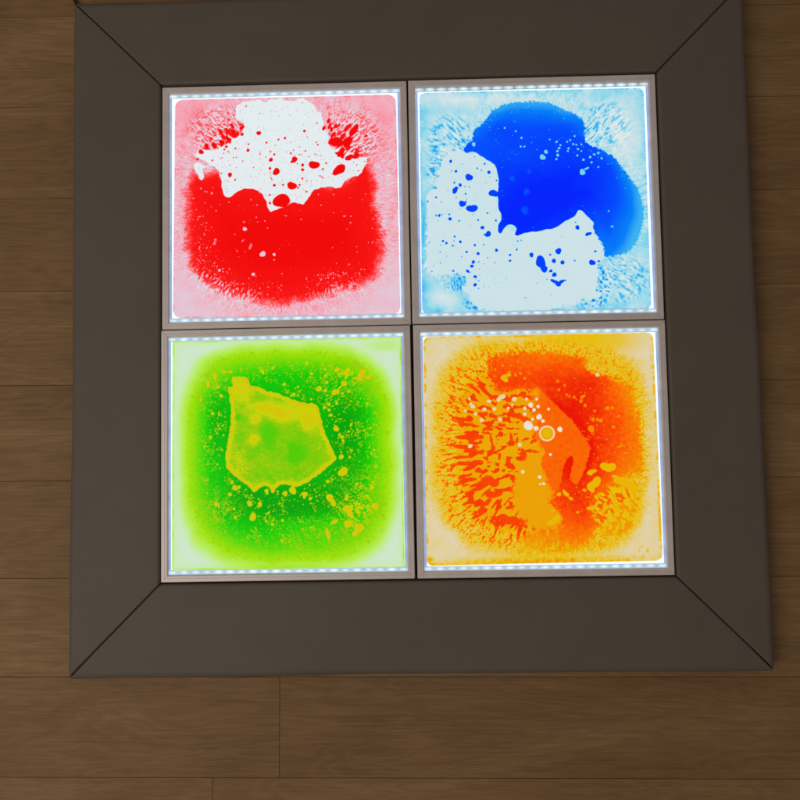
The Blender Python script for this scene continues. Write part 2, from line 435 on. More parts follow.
# ------------------------------------------------------------------ the four pictures of dye
def paint_red():
    p = Paint([(56, 66), (741, 54), (748, 742), (57, 748)], 11, .018)
    X, Y = p.X, p.Y; c = (395, 400)
    mask = p.rrect([(71, 80), (731, 71), (739, 734), (66, 736)], 26)
    f1 = p.fbm(1 / 5, 3, 2); fine = .66 * p.streak(c, 330, 24, 1, .012) + .4 * p.fbm(1 / 6, 81, 1); med = p.streak(c, 150, 26, 4, .02); big = p.streak(c, 52, 40, 7, .03)
    f1 = p.fbm(1 / 5, 3, 2); f2 = p.fbm(1 / 40, 5, 3)
    body = p.sd([(120, 285), (103, 340), (100, 440), (98, 520), (112, 580), (150, 630), (215, 668), (290, 692), (350, 704), (420, 704), (480, 694),
                 (550, 676), (630, 652), (680, 610), (698, 540), (694, 460), (678, 400), (676, 330), (655, 272), (625, 250), (560, 330), (300, 330), (200, 290), (150, 300)])
    e = body + 12 * fine * ss(60, 0, body) + 12 * f1 * ss(40, 0, body) + 14 * f2
    core = ss(-20, 34, e) * (.90 + .10 * ss(10, 150, body))
    pink = .22 + .10 * f2 + .26 * fine * ss(420, 330, np.hypot(X - 400, Y - 400)) + .10 * f1
    # pale lilac towards the corners of the panel
    cornerish = ss(300, 420, np.hypot(X - 400, Y - 400))
    pink = pink * (1 - .45 * cornerish * ss(380, 600, Y)) + .05
    D = np.maximum(pink, core)
    # hair fine white scratches in the rim of the body
    rim = ss(-40, 0, body) * ss(62, 12, body)
    scr = ss(.10, .26, p.streak(c, 300, 18, 2, .02)) * rim
    ll = np.exp(-(((X - 210) / 120) ** 2 + ((Y - 650) / 60) ** 2)) + .5 * np.exp(-(((X - 570) / 90) ** 2 + ((Y - 660) / 30) ** 2)) + .35 * np.exp(-(((X - 690) / 30) ** 2 + ((Y - 420) / 120) ** 2))
    D = lerp(D, .08, scr * np.clip(ll * 1.5 + .12, 0, 1))
    # fingering at the two upper shoulders
    zl = np.exp(-(((X - 205) / 82) ** 2 + ((Y - 175) / 68) ** 2) ** 1.4)
    zr = np.exp(-(((X - 600) / 78) ** 2 + ((Y - 205) / 85) ** 2) ** 1.4)
    z = np.clip(zl + zr, 0, 1)
    th, r = p.polar(c)
    inner = ss(330, 215, r)
    fing = lerp(fine, big * .45 + med * .9, inner)
    redf = ss(.10, .20, fing + .10 * (z - .5)); whitef = ss(-.06, -.14, fing)
    D = lerp(D, np.where(redf > whitef, lerp(D, .50 + .50 * inner, redf), lerp(D, .02, whitef)), ss(.12, .6, z))
    topred = np.exp(-(((X - 545) / 80) ** 2 + ((Y - 120) / 36) ** 2)) + np.exp(-(((X - 250) / 60) ** 2 + ((Y - 120) / 30) ** 2))
    D = np.maximum(D, topred * (.46 + .35 * f1 + .4 * fine) * (redf * .4 + .6)); D += .14 * np.exp(-(((X - 140) / 50) ** 2 + ((Y - 150) / 60) ** 2)) + .12 * np.exp(-(((X - 660) / 45) ** 2 + ((Y - 180) / 80) ** 2))
    bl = np.exp(-(((X - 212) / 60) ** 2 + ((Y - 188) / 34) ** 2 + .012 * (X - 212) / 60 * (Y - 188)) ** 1.5) + np.exp(-(((X - 150) / 26) ** 2 + ((Y - 245) / 26) ** 2) ** 1.5)
    br = np.exp(-(((X - 585) / 62) ** 2 + ((Y - 190) / 62) ** 2) ** 1.5)
    drops = p.spots(p.scatter(64, bl * ss(330, 285, r), 1.8, 5.5, 1.6, 1.2, c) + p.scatter(46, br * ss(330, 280, r), 1.8, 6.5, 1.8, 2.0, c), 1.6)
    D = np.maximum(D, .92 * drops)
    # the clear pool
    pool = p.sd([(128, 278), (135, 300), (148, 325), (158, 318), (155, 292), (172, 284), (192, 286), (205, 308), (213, 345), (217, 370), (236, 378), (262, 358),
                 (298, 352), (324, 361), (340, 385), (350, 414), (362, 421), (380, 413), (398, 411), (414, 398), (432, 395), (450, 401), (464, 393),
                 (474, 372), (494, 356), (525, 349), (560, 353), (576, 334), (600, 321), (624, 311), (636, 287), (644, 263), (612, 268), (590, 262),
                 (568, 262), (548, 245), (528, 215), (530, 190), (514, 165), (512, 138), (500, 115), (470, 90), (400, 84), (330, 86), (262, 90), (258, 130),
                 (276, 165), (255, 200), (222, 222), (185, 236), (150, 232), (132, 250), (150, 262), (175, 280), (160, 280), (145, 272)], wob=3.0, wf=1 / 16)
    pe = pool + 16 * big * ss(240, 200, Y) * ss(30, -10, pool)
    P = ss(-1.2, 1.2, pe)
    D = D * (1 - P)
    isl = p.spots([(390, 390, 28, 19, -20), (420, 345, 13, 12), (374, 302, 10, 10.5), (486, 283, 15, 12), (428, 266, 9, 8), (420, 273, 4), (358, 266, 6), (236, 310, 6.5),
                   (561, 298, 24, 12, -42), (322, 185, 6.5), (452, 283, 4.5), (452, 297, 4.5), (400, 201, 3.6), (458, 180, 4), (290, 237, 4.5), (368, 250, 3.2),
                   (368, 343, 4), (443, 343, 3), (355, 292, 4), (394, 342, 3), (272, 188, 5), (512, 296, 3), (345, 214, 3), (355, 396, 3.5), (566, 246, 15, 9, -60), (552, 214, 22, 14, 20),
                   (590, 262, 15, 7, -30), (585, 215, 12, 20, 20), (605, 180, 9, 20, 30), (212, 212, 7, 10, -30), (232, 203, 6, 9, -30), (188, 221, 7, 9, -30), (166, 222, 6, 9, -30), (248, 182, 6, 8, 20),
                   (516, 172, 5, 7, 30), (538, 176, 5, 7), (150, 240, 9, 6, 40), (225, 225, 4), (276, 165, 4), (610, 258, 11, 5, -30), (530, 150, 5, 8, 30)], 1.3)
    D = np.maximum(D, isl)
    inpool = ss(0, 12, pool) * (1 - isl)
    bias = .15 + .85 * ss(100, 330, Y)
    D = np.maximum(D, .75 * p.spots(p.scatter(150, inpool * bias, .9, 3.2, 3), 1.0))
    D = np.maximum(D, .30 * p.spots(p.scatter(520, inpool, .7, 1.6, 2), 1.0))
    # little white pin bubbles in the red
    inred = ss(.8, 1, D) * ss(330, 420, Y)
    nearedge = inred * (ss(110, 10, body) * .9 + .04)
    lowleft = ss(420, 200, X + .0 * Y) * ss(380, 620, Y); lowmid = np.exp(-(((X - 550) / 70) ** 2 + ((Y - 630) / 35) ** 2))
    w = .72 * p.spots(p.scatter(420, np.clip(nearedge * (.2 + lowleft + 2 * lowmid), 0, 1), .8, 2.4, 2.5), 1.0)
    w = np.maximum(w, p.spots([(280, 473, 6), (333, 548, 8.5), (305, 608, 5), (205, 595, 4), (367, 550, 4.5)], 2.0))
    w = np.maximum(w, .6 * p.spots([(297, 525, 4, 10, 20), (190, 515, 4.5), (193, 504, 4), (575, 438, 4, 3), (593, 458, 3), (182, 365, 4), (150, 350, 3.2), (278, 452, 4, 3), (274, 508, 7, 2.5, -40), (367, 566, 3), (412, 398, 2, 10, 40)], 2.2))
    D = lerp(D, .12, w)
    # thin settled line of dye round the rim
    line = ss(3, .5, np.abs(mask - 3)) * ss(.1, .4, f2 + .1 + .5 * f1)
    D = np.maximum(D, line * .5)
    clear = ss(3, -1, mask)
    return p, D, np.zeros_like(D), clear

def paint_blue():
    p = Paint([(42, 48), (738, 32), (757, 718), (65, 732)], 23, .018)
    X, Y = p.X, p.Y; c = (390, 390)
    mask = p.rrect([(55, 62), (727, 49), (743, 709), (72, 724)], 20)
    fine = .7 * p.streak(c, 340, 24, 1, .015) + .35 * p.fbm(1 / 6, 81, 1); med = p.streak(c, 200, 26, 4, .02)
    f1 = p.fbm(1 / 5, 3, 2); f2 = p.fbm(1 / 45, 5, 3); f3 = p.fbm(1 / 90, 15, 2)
    th, r = p.polar(c)
    # base veil
    D = .19 + .10 * f2 + .05 * f1 + .05 * fine
    D += .10 * ss(40, 5, mask) * (.5 + f2) + .06 * ss(200, 60, X) * ss(250, 420, Y)
    D -= .14 * np.exp(-(((X - 660) / 45) ** 2 + ((Y - 200) / 90) ** 2)) + .14 * np.exp(-(((X - 330) / 170) ** 2 + ((Y - 80) / 16) ** 2)) + .16 * np.exp(-(((X - 135) / 40) ** 2 + ((Y - 670) / 26) ** 2)) + .08 * np.exp(-(((X - 160) / 90) ** 2 + ((Y - 90) / 22) ** 2))
    # fingered halo between veil and body
    body_pts = [(190, 235), (206, 212), (216, 206), (220, 180), (250, 152), (272, 122), (298, 104), (340, 93), (400, 90), (450, 97), (490, 116), (530, 134), (550, 160),
                (553, 212), (600, 236), (640, 262), (668, 300), (700, 342), (718, 390), (722, 440), (706, 500), (682, 538), (640, 552), (612, 556), (600, 520),
                (588, 498), (574, 470), (574, 452), (552, 430), (540, 418), (528, 420), (518, 436), (490, 450), (464, 468), (425, 476), (400, 480), (372, 484), (350, 493), (344, 486), (350, 470),
                (340, 460), (325, 458), (312, 470), (304, 484), (296, 480), (295, 465), (303, 448), (303, 430), (294, 405), (293, 380), (295, 340), (292, 305), (282, 280), (258, 264), (232, 248), (214, 240), (200, 246)]
    body = p.sd(body_pts, wob=2.2, wf=1 / 18)
    outer = ss(300, 180, X + Y * .0) * 0
    halo = ss(-85, -15, body) * ss(2, -8, body)
    fm = ss(.0, .14, fine * .6 + med * .6)
    upper = ss(330, 250, Y + (X < 300) * 0 - (X > 480) * 180)
    D = lerp(D, np.where(fine + med * .7 > -.02, D + .10, .06), halo * (.5) * np.clip(upper + .25, 0, 1) * ss(.03, .12, np.abs(fine + med * .7 - .05)))
    # streak beds: left shoulder, upper right, lower right, lower left
    def bed(cx, cy, sx, sy, K, amp, cc=c, L=46, seed=40, dark=.48):
        nonlocal D
        z = np.exp(-(((X - cx) / sx) ** 2 + ((Y - cy) / sy) ** 2) ** 1.3)
        s_ = .8 * p.streak(cc, K, L * .62, seed, .03) + .3 * p.fbm(1 / 8, seed + 1, 1)
        D = lerp(D, np.where(s_ > 0, D + (dark - .32) * ss(.06, .3, s_), D - .13 * ss(.06, .3, -s_)), ss(.1, .7, z) * amp)
    bed(150, 215, 68, 85, 230, 1, dark=.60); bed(112, 310, 30, 62, 230, 1, L=34, dark=.6); bed(610, 165, 75, 75, 230, 1, dark=.58)
    bed(655, 620, 85, 70, 280, 1, dark=.56); bed(590, 640, 34, 60, 170, 1, L=26, dark=.7); bed(555, 690, 50, 14, 150, 1, L=20, dark=.62)
    D += .22 * np.exp(-(((X - 182) / 26) ** 2 + ((Y - 634) / 26) ** 2)) + .14 * np.exp(-(((X - 215) / 30) ** 2 + ((Y - 690) / 22) ** 2)); bed(180, 628, 60, 34, 200, 1, (150, 520), 22, 44, .58); bed(222, 690, 26, 22, 120, 1, (150, 560), 18, 45, .6)
    D = np.maximum(D, .42 * np.exp(-((X - 74) / 9) ** 2) * ss(300, 450, Y) * ss(600, 500, Y))
    # clear pool
    pool = p.sd([(172, 236), (205, 246), (235, 246), (262, 262), (300, 290), (330, 400), (320, 470), (420, 470), (530, 410), (590, 480), (604, 520), (606, 555), (585, 580),
                 (590, 610), (580, 640), (588, 668), (545, 684), (500, 700), (400, 716), (250, 712), (222, 690), (212, 672), (196, 650), (205, 625), (190, 608), (160, 603), (132, 606), (120, 616), (88, 600), (82, 560), (84, 450), (84, 370), (108, 350), (110, 320), (118, 290), (128, 262), (150, 248)], wob=5, wf=1 / 14)
    pe = pool + 10 * med
    P = ss(-1.5, 1.5, pe)
    veilc = .085 + .02 * f3
    D = lerp(D, veilc, P)
    # body with depth
    deep = np.exp(-(((X - 370) / 190) ** 2 + ((Y - 400) / 170) ** 2))
    inner = .60 + .40 * ss(5, 150, body + 60 * deep) + .03 * f3
    topfade = ss(200, 90, Y) * .22 + ss(610, 725, X) * .30 + ss(430, 560, Y) * ss(590, 660, X) * .12
    g_ = lambda cx, cy, sx, sy: np.exp(-(((X - cx) / sx) ** 2 + ((Y - cy) / sy) ** 2))
    inner = .80 + .04 * f3 + .20 * np.clip(g_(370, 420, 130, 110) + .8 * g_(520, 340, 120, 80), 0, 1) + .05 * g_(480, 230, 150, 60)
    inner -= .20 * ss(185, 88, Y) + .25 * ss(600, 735, X) + .10 * ss(45, 0, body) * (ss(230, 180, Y) + ss(560, 600, X)).clip(0, 1) + .10 * ss(400, 560, Y) * ss(580, 640, X)
    inner += .025 * ss(-2, 4, p.sd([(290, 275), (340, 268), (400, 288), (440, 318), (480, 345), (520, 358), (560, 350), (600, 400), (560, 520), (280, 520)]))
    inner = np.clip(inner, .46, 1)
    jag = body + 6 * fine * (ss(260, 200, Y) + ss(560, 600, X)).clip(0, 1) + 5 * f1 * (ss(260, 200, Y) + ss(560, 600, X)).clip(0, 1)
    B = ss(-1.3, 1.3, jag)
    D = lerp(D, inner, B)
    isl = p.spots([(207, 318, 10.5), (217, 411, 16, 11), (188, 397, 9.5, 10), (165, 358, 8, 8), (170, 350, 5), (281, 366, 16, 10), (266, 303, 5), (265, 487, 8.5), (248, 468, 5.5), (183, 510, 4),
                   (236, 545, 4.5), (222, 570, 5), (218, 582, 5), (290, 535, 4.5), (393, 549, 6.5), (420, 570, 13, 21, -28), (430, 590, 9, 12, -20), (472, 538, 8, 10), (459, 567, 6.5), (484, 572, 6.5), (450, 597, 5), (460, 608, 7),
                   (462, 628, 13, 5, 25), (478, 630, 13, 5, -30), (472, 636, 9, 6), (490, 625, 5, 3), (528, 468, 6.5), (560, 487, 10, 5, -25), (571, 572, 9, 9), (590, 570, 5), (580, 540, 4.5), (228, 613, 6, 4), (228, 637, 5), (152, 442, 5),
                   (181, 341, 5), (330, 549, 4, 3), (330, 566, 4, 3), (202, 540, 3.5), (226, 520, 3.5), (206, 597, 7, 3.5, 40), (152, 270, 4.5), (168, 300, 4), (448, 549, 3.5), (120, 432, 4), (132, 508, 3.5), (142, 514, 3.5), (110, 378, 3)], 1.2)
    D = np.maximum(D, isl * .86)
    inpool = ss(0, 10, pool) * ss(0, -6, body) * (1 - isl)
    D = np.maximum(D, .62 * p.spots(p.scatter(130, inpool, .9, 3.6, 2.4), 1.0))
    D = np.maximum(D, .26 * p.spots(p.scatter(520, inpool, .7, 1.7, 2), 1.0))
    D = np.maximum(D, .42 * p.spots(p.scatter(90, inpool * ss(560, 620, Y), .8, 2.0, 2), 1.0))
    # pale bubbles inside the blue
    wl = [(425, 258, 8.5), (435, 242, 6), (543, 303, 8, 10, 15), (554, 293, 6, 3.5, -25), (220, 219, 6), (360, 226, 3.2), (371, 226, 3), (467, 212, 3.5), (478, 222, 3.2), (469, 240, 4), (474, 231, 4), (470, 252, 4.5),
          (466, 264, 3.5), (498, 212, 3), (507, 207, 3), (516, 219, 3.4), (525, 221, 3), (502, 232, 3.6), (530, 234, 3.5), (528, 253, 3.5), (540, 240, 2.6), (546, 266, 4), (570, 274, 3.6), (566, 258, 4), (560, 290, 3), (590, 288, 3),
          (446, 205, 2.6), (520, 195, 3), (630, 466, 4), (345, 180, 3), (362, 200, 3.5), (312, 170, 3), (620, 420, 3), (540, 220, 3), (578, 250, 5, 3), (590, 246, 4), (600, 262, 3.5), (610, 568, 6), (622, 556, 5), (645, 556, 6, 4), (500, 240, 3)]
    w = p.spots(wl, 1.8)
    w = np.maximum(w, .55 * p.spots(p.scatter(230, B * ((ss(620, 460, X) * ss(300, 260, Y) * .25) + ss(40, 4, body) * (ss(480, 560, X) + .25)).clip(0, 1) * ss(2, 8, body), .8, 2.4, 2), 1.0))
    D = lerp(D, .26, w * .92)
    D = lerp(D, .74, .8 * p.spots([(335, 322, 8), (373, 417, 11), (378, 362, 9), (385, 300, 6)], 9))
    line = ss(3, .5, np.abs(mask - 3)) * ss(.02, .3, f1 + .5 * f2 + .1)
    D = np.maximum(D, line * .5)
    return p, np.clip(D, 0, 1), np.zeros_like(D), ss(3, -1, mask)

def paint_green():
    p = Paint([(55, 55), (741, 42), (755, 742), (48, 757)], 37, .014)
    X, Y = p.X, p.Y; c = (400, 380)
    mask = p.rrect([(66, 65), (736, 54), (747, 735), (57, 744)], 5)
    f1 = p.fbm(1 / 5, 3, 2); f2 = p.fbm(1 / 45, 5, 3); f3 = p.fbm(1 / 100, 15, 2)
    fine = p.streak(c, 150, 26, 1, .02)
    q = (np.abs((X - 405) / 314) ** 3.3 + np.abs((Y - 398 - 16 * ss(300, 650, Y)) / 318) ** 3.3) ** (1 / 3.3)
    q = q + .03 * f3 + .012 * f2
    D = .02 + .38 * ss(1.13, .92, q) + .42 * ss(.99, .68, q) + .05 * f2 * ss(1, .8, q)
    D += .10 * ss(.75, .45, q)
    D = np.maximum(D, .24 * ss(9, 2, mask) * (.75 + f2) + .12 * ss(50, 4, mask)); D = np.maximum(D, .07 + .04 * f3)
    D = np.maximum(D, (.36 + .05 * f2) * np.exp(-(((X - 400) / 230) ** 2 + ((Y - 735) / 50) ** 2) ** 1.5)); D = np.maximum(D, .20 * ss(330, 220, np.hypot(X - 400, Y - 400) - 60))
    D = np.maximum(D, (.22) * np.exp(-(((X - 690) / 90) ** 2 + ((Y - 80) / 26) ** 2)) + .20 * np.exp(-(((X - 100) / 40) ** 2 + ((Y - 500) / 160) ** 2)))
    # darker settled dye beside the blob
    D += .13 * np.exp(-(((X - 585) / 60) ** 2 + ((Y - 330) / 150) ** 2)) + .14 * np.exp(-(((X - 420) / 190) ** 2 + ((Y - 545) / 50) ** 2)) + .10 * np.exp(-(((X - 190) / 40) ** 2 + ((Y - 300) / 120) ** 2))
    D -= .20 * np.exp(-(((X - 500) / 110) ** 2 + ((Y - 625) / 45) ** 2)) * (.8 + f1)
    G = np.zeros_like(D)
    # mottled yellow break-up in the shoulders
    ring = ss(.55, .75, q) * ss(1.0, .92, q)
    q2 = ss(.62, .8, q) * ss(1.0, .9, q)
    G = np.maximum(G, .50 * ss(.16, .44, p.fbm(1 / 9, 91, 2) * .6 + fine * .5) * q2)
    sh = (np.exp(-(((X - 590) / 95) ** 2 + ((Y - 170) / 55) ** 2)) + np.exp(-(((X - 180) / 45) ** 2 + ((Y - 180) / 50) ** 2)) * .9 + np.exp(-(((X - 620) / 75) ** 2 + ((Y - 560) / 90) ** 2)) +
          .8 * np.exp(-(((X - 190) / 60) ** 2 + ((Y - 570) / 60) ** 2)) + .5 * np.exp(-(((X - 500) / 110) ** 2 + ((Y - 630) / 40) ** 2))).clip(0, 1)
    mot = ss(.06, .3, f1 * .7 + fine * .6 + .12 * sh) * sh
    G = np.maximum(G, .62 * mot * ss(1.02, .9, q))
    D -= .14 * ss(.02, .3, f1) * ss(.70, .85, q) * ss(1.0, .95, q) * (.4 + sh)
    # speckle of tiny bubbles
    blob = p.sd([(240, 176), (262, 172), (286, 178), (294, 197), (318, 203), (342, 216), (372, 222), (410, 238), (450, 250), (487, 257), (498, 285), (508, 328), (524, 368),
                 (540, 400), (543, 420), (522, 438), (494, 462), (462, 484), (430, 497), (404, 492), (384, 492), (370, 500), (358, 517), (346, 500), (330, 496),
                 (314, 506), (304, 515), (290, 500), (256, 475), (226, 446), (220, 410), (227, 365), (236, 300), (234, 245), (228, 205), (242, 200)], wob=2.5, wf=1 / 12)
    reg = (ss(-4, -14, blob) * ss(.98, .80, q) * (.12 + 1.6 * ss(-.05, .35, f2 + .25 * f3) * ss(.2, .7, q)))
    reg *= ss(.93, .82, q); reg *= (1 - .75 * np.exp(-(((X - 570) / 50) ** 2 + ((Y - 270) / 60) ** 2)))
    G = np.maximum(G, .50 * p.spots(p.scatter(2900, np.clip(reg, 0, 1), .9, 2.5, 2), 1.2))
    G = np.maximum(G, .60 * p.spots(p.scatter(120, np.clip(reg * .7 + .5 * np.exp(-(((X - 550) / 50) ** 2 + ((Y - 340) / 70) ** 2)) * ss(0, -10, blob), 0, 1), 2.5, 5, 2), 2))
    big = [(565, 454, 14, 12, -30), (560, 410, 7), (545, 327, 8), (495, 209, 8), (514, 214, 5), (543, 219, 12, 8, -35), (556, 206, 14, 2.5, -45), (417, 509, 10.5), (395, 518, 7), (452, 520, 8), (469, 532, 4.5), (526, 530, 9, 13, -20), (536, 545, 7, 12, -28),
           (574, 562, 8, 12, -30), (586, 578, 8, 14, -35), (520, 636, 5, 20, -12), (290, 548, 7.5), (320, 550, 6.5), (299, 587, 9, 12), (192, 550, 7), (520, 482, 5), (605, 490, 4.5), (568, 194, 8), (518, 190, 5), (548, 152, 7), (577, 158, 7, 14, 20),
           (618, 168, 9, 20, 35), (640, 175, 10, 6), (530, 287, 4.5), (525, 272, 4), (555, 345, 4), (562, 352, 5), (584, 562, 9), (540, 600, 14, 5, -30), (580, 606, 11), (612, 618, 16, 12), (600, 634, 9), (340, 510, 5.5), (190, 170, 6, 12), (170, 195, 5, 10),
           (215, 158, 9, 4), (236, 158, 8, 4), (208, 230, 5), (246, 502, 7), (238, 486, 5), (258, 500, 5), (232, 521, 5), (505, 365, 3), (575, 530, 5, 8), (620, 560, 5), (660, 555, 12, 9), (650, 500, 7), (312, 470, 3)]
    G = np.maximum(G, .78 * p.spots(big, 3.0))
    # the pale blob
    inb = ss(-1.5, 2.0, blob)
    yel = (np.exp(-(((X - 395) / 85) ** 2 + ((Y - 282) / 26) ** 2)) + np.exp(-(((X - 335) / 34) ** 2 + ((Y - 262) / 16) ** 2)) + np.exp(-(((X - 305) / 15) ** 2 + ((Y - 360) / 16) ** 2)) * 1.2 + np.exp(-(((X - 308) / 14) ** 2 + ((Y - 300) / 14) ** 2)) +
           np.exp(-(((X - 465) / 26) ** 2 + ((Y - 305) / 28) ** 2)) + .9 * np.exp(-(((X - 265) / 28) ** 2 + ((Y - 215) / 35) ** 2)) + .5 * np.exp(-(((X - 260) / 28) ** 2 + ((Y - 430) / 40) ** 2)) * (1 + f1))
    grn = np.exp(-(((X - 350) / 26) ** 2 + ((Y - 345) / 45) ** 2)) * .7 + np.exp(-(((X - 428) / 28) ** 2 + ((Y - 402) / 32) ** 2)) + 1.8 * np.exp(-(((X - 258) / 7) ** 2 + ((Y - 292) / 7) ** 2)) + .6 * np.exp(-(((X - 262) / 6) ** 2 + ((Y - 385) / 6) ** 2)) + .4 * np.exp(-(((X - 380) / 20) ** 2 + ((Y - 240) / 10) ** 2))
    rimb = ss(15, 4, blob) * .85 + ss(40, 6, blob) * .25
    gi = np.clip(.34 + .40 * np.clip(yel + rimb, 0, 1.15) + .16 * f1 + .16 * f2 + .08 * p.fbm(1 / 14, 71, 2) - .30 * grn, .16, 1)
    gi = np.maximum(gi, .85 * p.spots(p.scatter(70, ss(6, 14, blob) * ss(340, 380, X * .3 + Y * .7), .8, 2.2, 2), 1.2) * .8)
    G = lerp(G, gi, inb)
    D = np.where(inb > .5, .8, D)
    return p, np.clip(D, 0, 1), np.clip(G, 0, 1), ss(2.5, -1, mask)

def paint_orange():
    p = Paint([(38, 42), (733, 22), (762, 738), (46, 745)], 53, .014)
    X, Y = p.X, p.Y; c = (420, 385)
    mask = p.rrect([(46, 53), (722, 36), (751, 719), (50, 731)], 22)
    th, r = p.polar(c)
    f1 = p.fbm(1 / 5, 3, 2); f2 = p.fbm(1 / 45, 5, 3); f3 = p.fbm(1 / 100, 15, 2); f4 = p.fbm(1 / 12, 25, 2)
    fine = .75 * p.streak(c, 250, 28, 1, .02) + .3 * p.fbm(1 / 7, 81, 1); med = p.streak(c, 118, 42, 4, .035) + .35 * p.fbm(1 / 20, 83, 2); big = p.fbm(1 / 24, 7, 3, .75, 1.3)
    q = (np.abs((X - 395) / 315) ** 3.2 + np.abs((Y - 380) / 320) ** 3.2) ** (1 / 3.2) + .05 * f3 + .03 * f2
    D = .10 + .05 * f2 + .24 * ss(1.10, .92, q) + .10 * f1 * ss(1.25, .9, q) + .04 * f1 + .10 * fine * ss(1.2, 1.0, q)
    D -= .07 * np.exp(-(((X - 150) / 60) ** 2 + ((Y - 640) / 36) ** 2)) + .08 * np.exp(-(((X - 700) / 22) ** 2 + ((Y - 380) / 260) ** 2)) + .05 * np.exp(-(((X - 110) / 50) ** 2 + ((Y - 110) / 40) ** 2)) + .05 * np.exp(-(((X - 650) / 50) ** 2 + ((Y - 90) / 26) ** 2))
    D = np.maximum(D, (.33 + .04 * f4) * np.exp(-(((X - 500) / 190) ** 2 + ((Y - 60) / 60) ** 2) ** 1.5)); D = np.maximum(D, .36 * np.exp(-(((X - 400) / 260) ** 2 + ((Y - 730) / 44) ** 2)) * (1 + .3 * f4) + .2 * ss(26, 4, mask) * (.6 + f4))
    # yellow stipple / crackle ring
    ringz = ss(.60, .74, q) * ss(1.06, .92, q)
    D += ringz * (.17 * ss(.0, .3, fine + .5 * f1) - .02)
    # left hand dendrites: streaks thicken towards the middle
    leftz = ss(470, 380, X) * ss(1.02, .90, q) * ss(120, 200, Y + .2 * X) * ss(700, 640, Y)
    k = ss(235, 170, r)
    dn = lerp(lerp(fine, med, ss(325, 270, r)), big, k)
    thr = .09 + .05 * k + .14 * ss(130, 60, r) + .08 * ss(300, 360, r)
    dark = ss(-.02, .03, dn - thr)
    amp = lerp(.20, .50, ss(330, 250, r))
    yb = np.maximum(D, .45 * ss(1.0, .70, q))
    D = lerp(D, lerp(yb, np.minimum(yb + amp, .85), dark), leftz)
    fg = p.spots([(242, 484, 30, 14, -8), (200, 508, 34, 5.5, -24), (252, 522, 21, 12, -10), (295, 597, 24, 15, 10), (262, 592, 14, 9), (232, 546, 13, 9, -40), (216, 566, 9, 12, 20), (172, 355, 34, 7, 2), (163, 384, 36, 6, 10), (150, 413, 30, 5, 0), (208, 352, 12, 9),
                  (186, 430, 28, 5.5, -8), (216, 398, 8), (262, 235, 34, 6, 8), (290, 238, 14, 9), (291, 262, 11, 8, 60), (236, 268, 24, 5, 18), (301, 437, 9, 16, -30), (342, 405, 8, 17, -30), (305, 355, 4.5, 17, -14), (246, 362, 4, 20, -14), (251, 388, 7, 11), (372, 364, 15, 5, -40), (210, 452, 13, 8, -10),
                  (178, 480, 26, 6, -6), (222, 286, 12, 8), (250, 290, 12, 8), (284, 300, 9, 6), (322, 290, 16, 9, 20), (345, 300, 12, 7), (322, 362, 3.5, 12, 10), (160, 300, 30, 5, 14), (190, 318, 30, 5, 8), (236, 330, 12, 5), (276, 318, 10, 6), (270, 410, 5, 9), (232, 418, 5), (238, 440, 4.5), (282, 452, 5), (328, 390, 4), (312, 478, 4),
                  (300, 560, 10, 6), (330, 600, 12, 7, 20), (250, 604, 14, 5, 30), (205, 585, 18, 5, -30), (180, 545, 24, 5, -24), (346, 616, 8, 5), (372, 350, 5, 9, 20)], 2.6, .42)
    D = lerp(D, .84, fg * .95)
    centre = p.sd([(330, 440), (380, 400), (420, 430), (440, 500), (420, 540), (430, 580), (455, 610), (415, 625), (375, 620), (330, 580), (310, 520), (322, 470)])
    D = lerp(D, .475 + .02 * f2, ss(-12, 8, centre + 8 * f4))
    # main red-orange body
    bp = [(236, 120), (262, 106), (330, 99), (420, 94), (490, 106), (526, 118), (528, 146), (562, 158), (612, 178), (655, 192), (668, 235), (684, 290), (690, 350), (697, 410), (690, 462), (640, 478), (585, 520), (575, 570),
          (555, 620), (540, 670), (480, 694), (400, 700), (345, 676), (340, 640), (375, 632), (430, 622), (450, 605), (436, 570), (420, 545), (430, 515), (408, 470), (398, 430), (404, 395), (388, 375), (384, 330), (372, 290), (380, 240),
          (368, 225), (340, 212), (300, 216), (262, 218), (250, 190), (238, 160)]
    body = p.sd(bp, wob=6, wf=1 / 13)
    bj = body + 9 * fine * ss(30, 0, body) + 13 * f1 + 8 * f4
    inner = .74 + .24 * np.exp(-(((X - 500) / 90) ** 2 + ((Y - 300) / 170) ** 2)) + .06 * f3 + .05 * f4 * .5
    inner += .14 * np.exp(-(((X - 500) / 55) ** 2 + ((Y - 540) / 50) ** 2)) - .10 * ss(560, 690, Y) - .05 * ss(560, 690, X) + .10 * np.exp(-(((X - 330) / 90) ** 2 + ((Y - 190) / 40) ** 2))
    inner -= .13 * ss(75, 0, body + 8 * f4) * (ss(560, 640, X) + ss(180, 120, Y) * ss(300, 400, X) + ss(600, 660, Y)).clip(0, 1)
    inner += .05 * f2 + .05 * f4
    inner -= .20 * ss(.05, .3, fine + .6 * f4) * ss(620, 680, Y)
    B = ss(-10, 14, bj)
    D = lerp(D, inner, B)
    # streaky breakup low right
    zz = np.exp(-(((X - 610) / 70) ** 2 + ((Y - 570) / 75) ** 2) ** 1.4)
    sn = p.streak(c, 170, 24, 61, .08) + .5 * f4
    D = lerp(D, np.where(sn > .02, .34 + .04 * f1, np.where(X + Y < 1180, .72, .52)), ss(.12, .6, zz) * ss(.0, .08, np.abs(sn - .02)))
